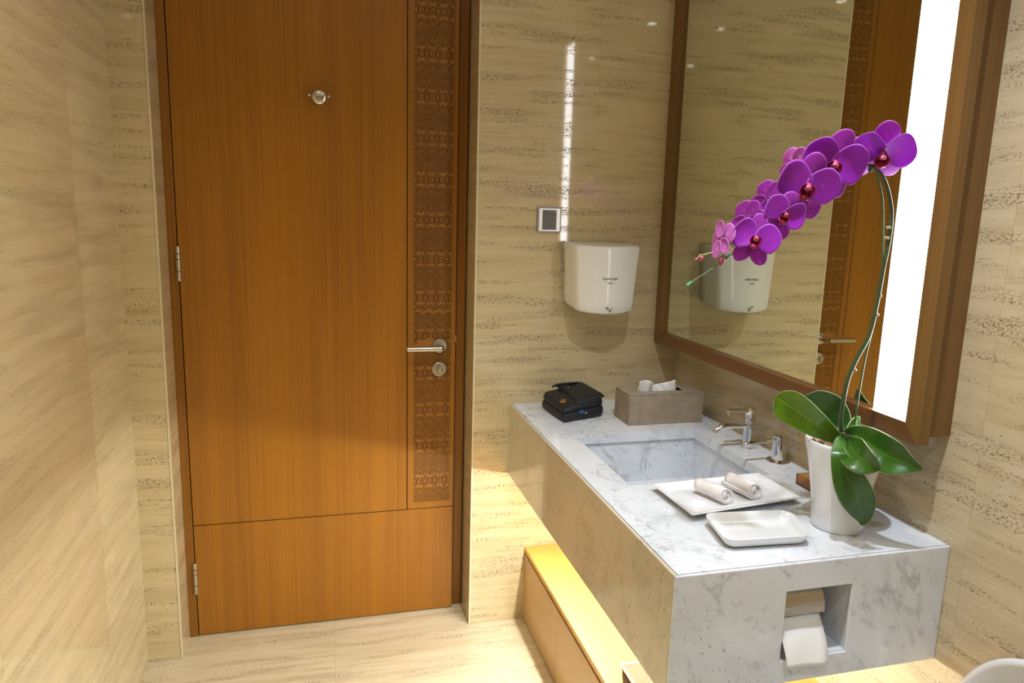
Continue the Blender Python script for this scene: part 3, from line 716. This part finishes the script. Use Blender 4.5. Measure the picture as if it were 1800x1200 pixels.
# basket
bk = thing('wicker_basket', (1.47, -.97, KH), 'woven wicker basket with lid on the low cabinet under the counter', 'basket')
kt = .372
b00 = at(1092, 1167, z=kt); 
bx0, by1 = b00.x, b00.y; bx1_, by0_ = bx0+.20, by1-.26
mb = MB().hexa([(bx0+.006, by0_, KH), (bx1_, by0_, KH), (bx1_, by1-.006, KH), (bx0+.006, by1-.006, KH), (bx0+.001, by0_, kt-.016), (bx1_, by0_, kt-.016), (bx1_, by1-.001, kt-.016), (bx0+.001, by1-.001, kt-.016)])
mb.build('basket_body', M_['wicker'], bk, bevel=.004)
box('basket_lid', M_['wicker'], bk, bx0, bx1_+.002, by0_-.002, by1, kt-.015, kt, bevel=.004)
rim = MB(); rim.tube([(bx0, by0_, kt-.002), (bx0, by1, kt-.002), (bx1_, by1, kt-.002)], .0038, 8)
rim.build('rim_binding', simple('pale_cane', (.72, .55, .34), .6), bk)
# ------------------------------------------------------------------ LED tube under counter
led = thing('under_counter_lamp', (1.415, -.66, .57), 'warm linear lamp tucked under the marble counter', 'lamp')
box('lamp_housing', M_['silver'], led, 1.395, 1.430, -1.16, -.21, .572, ZB+.0035)
MB().tube([(1.413, -1.15, .565), (1.413, -.22, .565)], .0065, 12).build('lamp_tube', M_['led'], led)
# ------------------------------------------------------------------ ceiling downlights
DLS = [((1.279, -1.492), 84, (.84, .91, 1.0), 'above the marble counter', (0, 0)), ((.874, -1.453), 24, (1.0, .90, .68), 'above the middle of the floor', (0, 0)), ((1.28, -2.42), 36, (.78, .88, 1.0), 'above the toilet end of the room', (0, 0)), ((.60, -.80), 15, (1.0, .88, .62), 'in front of the door', (0, 0)), ((.55, -2.4), 16, (1.0, .90, .70), 'above the viewer', (0, 0))]
for (x, y), pw, colr, lab, _ in DLS:
    dlo = thing('ceiling_downlight', (x, y, ZC), 'small round recessed ceiling downlight '+lab, 'downlight')
    MB().lathe([(.050, ZC-.004), (.050, ZC-.0005), (.027, ZC-.0005), (.025, ZC-.004)], (x, y, 0), 32).build('trim_ring', M_['silver'], dlo)
    MB().lathe([(.024, ZC-.0035), (.024, ZC-.0045)], (x, y, 0), 24).build('lens', M_['dl'], dlo)
    l = D.lights.new('downlight_lamp', 'SPOT'); l.energy = pw; l.color = colr; l.spot_size = math.radians(115); l.spot_blend = .8; l.shadow_soft_size = .022
    lo = D.objects.new('downlight_lamp', l); COL.objects.link(lo); lo.parent = dlo; lo.location = (0, 0, -.03)
# ------------------------------------------------------------------ toilet
wc = thing('toilet', (XR, -1.58, 0), 'white toilet with raised lid at the bottom right beyond the counter', 'toilet')
def dring(x, yc, zb0, hw, ztop, n=28, cut=0.0):
    out = []
    for k in range(n+1):
        a = PI*k/n; e_ = .90
        out.append(Vector((x, yc+hw*(abs(math.cos(a))**e_)*(1 if math.cos(a) > 0 else -1), zb0+(ztop-zb0)*(abs(math.sin(a))**e_))))
    return out
rings = [dring(1.925, -1.578, .43, .200, .734), dring(1.925, -1.578, .43, .232, .754), dring(1.900, -1.578, .43, .238, .758), dring(1.893, -1.578, .43, .234, .755), dring(1.893, -1.578, .43, .222, .744), dring(1.914, -1.578, .43, .212, .736)]
vs = [p for r_ in rings for p in r_]; m = len(rings[0]); fs = []
for i in range(len(rings)-1):
    for k in range(m-1): fs.append((i*m+k, i*m+k+1, (i+1)*m+k+1, (i+1)*m+k))
fs.append(tuple(range(m))); fs.append(tuple(range((len(rings)-1)*m, len(rings)*m)))
for i in range(len(rings)-1): pass
fs.append(tuple(i*m for i in range(len(rings)))); fs.append(tuple(i*m+m-1 for i in range(len(rings))))
mesh('toilet_lid', vs, fs, M_['porc'], wc, autos=1)
def oval(cx_, cy_, z, a, b, n=36):
    return [Vector((cx_+a*math.cos(2*PI*k/n)*(1 if math.cos(2*PI*k/n) < 0 else .85), cy_+b*math.sin(2*PI*k/n), z)) for k in range(n)]
rg = [oval(1.72, -1.585, .0, .14, .11), oval(1.72, -1.585, .12, .14, .11), oval(1.69, -1.585, .28, .22, .16), oval(1.68, -1.585, .40, .25, .185), oval(1.68, -1.585, .41, .25, .185), oval(1.68, -1.585, .41, .19, .13), oval(1.70, -1.585, .30, .13, .09), oval(1.72, -1.585, .22, .06, .05)]
vs = [p for r_ in rg for p in r_]; fs = []
for i in range(len(rg)-1):
    for k in range(36): fs.append((i*36+k, i*36+(k+1) % 36, (i+1)*36+(k+1) % 36, (i+1)*36+k))
fs.append(tuple(range(36))[::-1]); fs.append(tuple(range(7*36, 8*36)))
mesh('toilet_bowl', vs, fs, M_['porc'], wc, autos=1)
# ------------------------------------------------------------------ potted orchid
PC = Vector((1.773, -1.128, ZT_))
orc = thing('potted_orchid', PC, 'purple moth orchid with arching flower spray in a flared white pot on the counter', 'potted plant')
prof = [(.0515, 0), (.0545, .003), (.0552, .015), (.0575, .05), (.0610, .08), (.0665, .115), (.0735, .150), (.0795, .178), (.0828, .192), (.0835, .198), (.0815, .2020), (.0785, .200), (.0765, .190), (.0750, .175), (.071, .160)]
MB().lathe(prof, PC, 56).build('pot', M_['white'], orc, autos=1)
MB().lathe([(.0715, .160), (.0745, .172), (.06, .178), (.03, .180), (.0001, .180)], PC, 40).build('potting_bark', M_['bark'], orc, autos=1)
random.seed(11)
bc = MB()
for k in range(90):
    a = random.uniform(0, 2*PI); r_ = .068*math.sqrt(random.random()); c = PC+Vector((r_*math.cos(a), r_*math.sin(a), .179)); w = random.uniform(.003, .007)
    e_ = Euler((random.uniform(-1, 1), random.uniform(-1, 1), random.uniform(0, 6))).to_matrix()
    b_ = [c+e_ @ Vector((sx*w*1.7, sy_*w, sz*w*.5)) for sz in (-1, 1) for sx, sy_ in ((-1, -1), (1, -1), (1, 1), (-1, 1))]
    bc.hexa(b_)
tag(bc.build('bark_chips', M_['bark'], orc), kind='stuff')
DPT = 1.582
def leaf(name, pts, mat, fold=.25, tipr=.5, nrm=None, cup=0.0):
    """pts: (u, v, depth, half width in m, tilt deg); u,v place the midrib"""
    mid = spline([at(u, v, d=DPT-.04+k) for u, v, k, w, tl_ in pts], 5)
    ws = spline([Vector((w, math.radians(tl_), 0)) for u, v, k, w, tl_ in pts], 5)
    vs = []; fs = []; lu = []; n = 8; m = len(mid)
    for i, p in enumerate(mid):
        t = (mid[min(i+1, m-1)]-mid[max(i-1, 0)]).normalized()
        view = (CAM-p).normalized(); side = t.cross(view).normalized(); nr = side.cross(t).normalized()
        R_ = Matrix.Rotation(ws[i].y, 3, t); side = R_ @ side; nr = R_ @ nr
        w = max(ws[i].x, .0008)
        for k in range(-n, n+1):
            s_ = k/n; q = p+side*(w*s_)+nr*(w*fold*abs(s_)**1.4-w*cup*(1-s_*s_)); vs.append(q); lu.append(s_)
    N = 2*n+1
    for i in range(m-1):
        for k in range(2*n): fs.append((i*N+k, i*N+k+1, (i+1)*N+k+1, (i+1)*N+k))
    o = mesh(name, vs, fs, mat, orc, smooth=True, solid=.0016)
    at_ = o.data.attributes.new('lu', 'FLOAT', 'POINT')
    for i, q in enumerate(lu): at_.data[i].value = q
    return o
leaf('leaf', [(1486, 756, .03, .010, 0), (1478, 736, .09, .026, -10), (1461, 719, .135, .038, -14), (1434, 709, .165, .034, -12), (1416, 704, .175, .016, -8), (1408, 702, .178, .002, 0)], M_['leaf_shaded'], .15)
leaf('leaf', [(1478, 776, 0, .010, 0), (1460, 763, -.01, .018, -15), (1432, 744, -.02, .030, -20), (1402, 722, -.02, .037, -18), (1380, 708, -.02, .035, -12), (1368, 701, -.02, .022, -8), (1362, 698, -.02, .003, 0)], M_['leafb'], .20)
leaf('leaf', [(1484, 775, 0, .008, 20), (1495, 755, .02, .013, 30), (1503, 742, .03, .012, 30), (1511, 732, .035, .002, 20)], M_['leaf'], .35)
leaf('leaf', [(1483, 768, -.01, .007, 0), (1477, 776, -.055, .011, 0), (1474, 792, -.090, .0135, 0), (1480, 815, -.100, .022, 0), (1494, 848, -.095, .033, 0), (1508, 878, -.082, .034, 0), (1515, 903, -.068, .022, 0), (1516, 916, -.062, .010, 0), (1514, 923, -.060, .002, 0)], M_['leaf'], .10)
leaf('leaf', [(1488, 774, -.01, .012, 10), (1496, 784, -.065, .020, 10), (1508, 799, -.115, .031, 12), (1522, 811, -.135, .027, 15), (1536, 819, -.14, .015, 15), (1548, 824, -.14, .002, 15)], M_['leaf'], .45)
leaf('leaf', [(1487, 764, .0, .010, 0), (1503, 764, -.04, .018, 0), (1525, 777, -.085, .031, 5), (1550, 794, -.11, .037, 5), (1577, 808, -.12, .031, 5), (1602, 818, -.13, .015, 5), (1620, 824, -.13, .002, 0)], M_['leaf'], .45)
# stems
SY = -1.185
def sp_(pts): return spline([at(u, v, y=y) for u, v, y in pts], 8)
S1 = sp_([(1480, 782, -1.128), (1478, 745, -1.135), (1481, 712, -1.14), (1490, 668, -1.15), (1506, 630, -1.155), (1528, 588, -1.165), (1541, 535, -1.17), (1553, 470, -1.18), (1563, 420, -1.185), (1567, 375, -1.19), (1561, 335, -1.19), (1549, 306, -1.19), (1531, 291, -1.19)])
MB().tube(S1, [.0052-.0018*i/len(S1) for i in range(len(S1))], 12).build('flower_stem', M_['stemc'], orc, smooth=True)
for u, v, y in ((1479, 760, -1.133), (1502, 655-5, -1.152), (1541, 553, -1.168), (1546, 520, -1.172), (1562, 400, -1.187), (1559, 418, -1.186)):
    c = at(u, v, y=y); MB().lathe([(.0040, -.003), (.0052, -.001), (.0052, .001), (.0040, .003)], c, 12).build('stem_node', M_['nodec'], orc, autos=1)
S2 = sp_([(1531, 291, -1.19), (1508, 290, -1.188), (1480, 300, -1.180), (1450, 325, -1.175), (1420, 350, -1.172), (1385, 385, -1.170), (1350, 408, -1.170), (1315, 430, -1.172), (1285, 447, -1.175), (1265, 455, -1.176)])
MB().tube(S2, [.0032-.0014*i/len(S2) for i in range(len(S2))], 10).build('flower_spray_stem', M_['stemc'], orc, smooth=True)
S3 = sp_([(1499, 775, -1.10), (1507, 712, -1.12), (1520, 635, -1.145), (1534, 575, -1.16), (1548, 500, -1.172), (1552, 420, -1.18), (1551, 350, -1.185), (1540, 300, -1.188)])
MB().tube(S3, .0019, 8).build('support_stake', M_['stake'], orc, smooth=True)
S4 = sp_([(1296, 438, -1.172), (1262, 465, -1.176), (1212, 498, -1.182)])
MB().tube(S4, .0014, 8).build('support_wire', M_['stake'], orc, smooth=True)
c1, c2 = at(1215, 496, y=-1.182), at(1207, 502, y=-1.183)
MB().tube([c1, c2], .0028, 10).build('wire_cap', M_['tip'], orc)
c = at(1530, 297, y=-1.195); MB().box(c.x-.0035, c.x+.0035, c.y-.004, c.y+.004, c.z-.006, c.z+.006).build('stem_clip', M_['clip'], orc, bevel=.003)
# flowers
def blade(cx_, cy_, a, b, rot, z0, cup, wob, ph, nr=8, na=36, base=0):
    """rounded petal in flower-local coordinates; pointed toward the origin"""
    vs = []; fs = []; pr = []; pa = []
    ca, sa = math.cos(rot), math.sin(rot)
    root = Vector((0, 0))
    for i in range(nr+1):
        r_ = i/nr
        for k in range(na):
            t = 2*PI*k/na; x = a*r_*math.cos(t); y = b*r_*math.sin(t)
            if base: y *= .72+.34*min(1, (1-base*x/a)*.75)
            x *= 1+.05*math.sin(3*t+ph)*r_; y *= 1+.05*math.sin(2*t+ph*1.7)*r_
            X = cx_+x*ca-y*sa; Y = cy_+x*sa+y*ca
            d_ = (x/a if a else 0)
            z = z0+cup*(r_*r_)*(1 if cup else 0)+wob*math.sin(2*t+ph)*r_*r_
            vs.append((X, Y, z)); 
            R0 = math.hypot(X, Y); pr.append(r_); pa.append(math.atan2(Y, X)*2.2)
    for i in range(nr):
        for k in range(na): fs.append((i*na+k, i*na+(k+1) % na, (i+1)*na+(k+1) % na, (i+1)*na+k))
    return vs, fs, pr, pa
def flower(u, v, y, R, yaw, tilt, roll, mats=('petal', 'sepal'), lip=True, foot=None, back=False, sq=1.0):
    c = at(u, v, y=y); view = (CAM-c).normalized()
    # local frame: n toward the viewer, turned by yaw (right) and tilt (down)
    upv = Vector((0, 0, 1)); sx = upv.cross(view).normalized(); uy = view.cross(sx)
    B3 = Matrix((sx, uy, view)).transposed()
    Rm = B3 @ Matrix.Rotation(math.radians(yaw), 3, 'Y') @ Matrix.Rotation(math.radians(tilt), 3, 'X') @ Matrix.Rotation(math.radians(roll), 3, 'Z')
    root = D.objects.new('flower', D.meshes.new('flower')); 
    def T(p): return c+Rm @ (Vector((p[0]*sq, p[1], p[2]))*R)
    # column forms the flower object itself
    colm = MB()
    cp_ = [T((0, .02, -.10)), T((0, .03, .06)), T((0, -.01, .20)), T((0, -.08, .27))]
    colm.tube(spline(cp_, 4), [R*.06]*5+[R*.09]*4+[R*.12]*3+[R*.06], 10)
    D.objects.remove(root)
    fl_ = colm.build('flower', M_['lipl'] if not back else M_['petalback'], orc, smooth=True)
    def part(name, blades, mat):
        vs, fs, pr, pa = blades
        o = mesh(name, [T(p) for p in vs], fs, mat, None, smooth=True, solid=.0007)
        o.parent = fl_
        for nm, dat in (('pr', pr), ('pa', pa)):
            at_ = o.data.attributes.new(nm, 'FLOAT', 'POINT')
            for i, q in enumerate(dat): at_.data[i].value = q
    w = random.uniform
    part('sepal', blade(0, .50, .36, .50, 0, -.07, -.05, .03, w(0, 6)), M_[mats[1]])
    part('sepal', blade(-.30, -.52, .33, .50, -.42, -.08, -.06, .03, w(0, 6)), M_[mats[1]])
    part('sepal', blade(.30, -.52, .33, .50, .42, -.08, -.06, .03, w(0, 6)), M_[mats[1]])
    part('petal', blade(-.42, .10, .50, .58, -.20, .0, .07, .06, w(0, 6), base=1), M_[mats[0]])
    part('petal', blade(.42, .10, .50, .58, .20, .03, .07, .06, w(0, 6), base=-1), M_[mats[0]])
    if lip:
        L = MB(); 
        # side lobes: two curved cups, mid lobe: small pointed tongue
        for s_ in (-1, 1):
            vs = []; 
            for i in range(7):
                for k in range(7):
                    a = i/6; b = k/6
                    th = (a-.1)*2.5
                    vs.append(T((s_*(.22*math.sin(.3+a*1.5))*math.sin(.5+b*2.1), -.10-.22*math.cos(.5+b*2.1)*1.0, .05+.22*math.sin(a*1.9)+.03*b)))
            bse = len(L.v); L.v += vs; L.f += [(bse+i*7+k, bse+i*7+k+1, bse+(i+1)*7+k+1, bse+(i+1)*7+k) for i in range(6) for k in range(6)]
        vs = []
        for i in range(9):
            t = i/8; wd = .10+.10*math.sin(t*PI)*(1 if t < .6 else .8) if t < .95 else .01
            for k in range(5):
                s_ = (k-2)/2; vs.append(T((s_*wd, -.16-.26*t, .08+.22*math.sin(t*2.2)-.05*abs(s_))))
        bse = len(L.v); L.v += vs; L.f += [(bse+i*5+k, bse+i*5+k+1, bse+(i+1)*5+k+1, bse+(i+1)*5+k) for i in range(8) for k in range(4)]
        o = L.build('lip', M_['lip'], None, smooth=True, solid=.0008); o.parent = fl_
    if foot:
        f0 = at(foot[0], foot[1], y=foot[2]); mid = (c+f0)/2-Rm.col[2]*.008 if False else (c+f0)/2+Vector((0, .006, .004))
        MB().tube(spline([T((0, 0, -.08)), mid, f0], 6), .0015, 8).build('flower_stalk', M_['pedicel'], orc, smooth=True)
    return fl_
random.seed(5)
# flowers turned away, behind the spray
flower(1400, 288, -1.155, .036, 150, -12, 30, ('petalback', 'petalback'), lip=False, back=True, foot=(1452, 322, -1.175))
flower(1352, 347, -1.150, .037, 150, -5, 40, ('sepal', 'sepal'), lip=False, back=True, foot=(1400, 368, -1.171))
flower(1316, 381, -1.150, .036, 155, -5, 30, ('sepal', 'sepal'), lip=False, back=True, foot=(1350, 408, -1.170))
flower(1494, 256, -1.160, .034, 140, -20, 20, ('petalback', 'petalback'), lip=False, back=True, foot=(1505, 290, -1.188))
flower(1352, 402, -1.165, .028, 150, 0, 60, ('sepal', 'sepal'), lip=False, back=True)
flower(1269, 419, -1.185, .036, 128, 8, -20, ('petalback', 'petalback'), lip=False, back=True, foot=(1290, 444, -1.174))
# flowers facing the viewer
flower(1551, 267, -1.205, .0640, 10, 36, -4, foot=(1536, 292, -1.19), sq=.98)
flower(1466, 286, -1.215, .0640, 10, 12, -16, foot=(1492, 296, -1.184), sq=.98)
flower(1419, 326, -1.225, .0610, 10, 12, -14, foot=(1440, 333, -1.174), sq=.98)
flower(1378, 376, -1.230, .0440, 22, 6, -22, foot=(1397, 374, -1.171))
flower(1328, 419, -1.225, .0470, 8, -2, -12, foot=(1345, 411, -1.170))
# buds
def bud(u, v, r, l, ang, y=-1.176, foot=None):
    c = at(u, v, y=y); dr = (rt*math.sin(math.radians(ang))-up*math.cos(math.radians(ang))).normalized()
    pts = [c-dr*l+dr*(2*l*i/10) for i in range(11)]; rad = [r*math.sin(PI*(i/10))**.7*(1.1-.25*i/10) if 0 < i < 10 else r*.12 for i in range(11)]
    MB().tube(pts, rad, 14).build('bud', M_['bud'], orc, smooth=True)
    if foot: f0 = at(foot[0], foot[1], y=y); MB().tube(spline([pts[0], (pts[0]+f0)/2+up*.003, f0], 5), .0012, 8).build('bud_stalk', M_['pedicel'], orc, smooth=True)
bud(1268, 458, .0068, .0105, -12, foot=(1274, 450))
bud(1233, 454, .0045, .0060, -20, foot=(1262, 446)); bud(1224, 456, .0034, .0042, -40, foot=(1236, 448))
# ------------------------------------------------------------------ world
w = D.worlds.new('world'); SC.world = w; w.use_nodes = True
w.node_tree.nodes['Background'].inputs[0].default_value = (.02, .018, .015, 1)
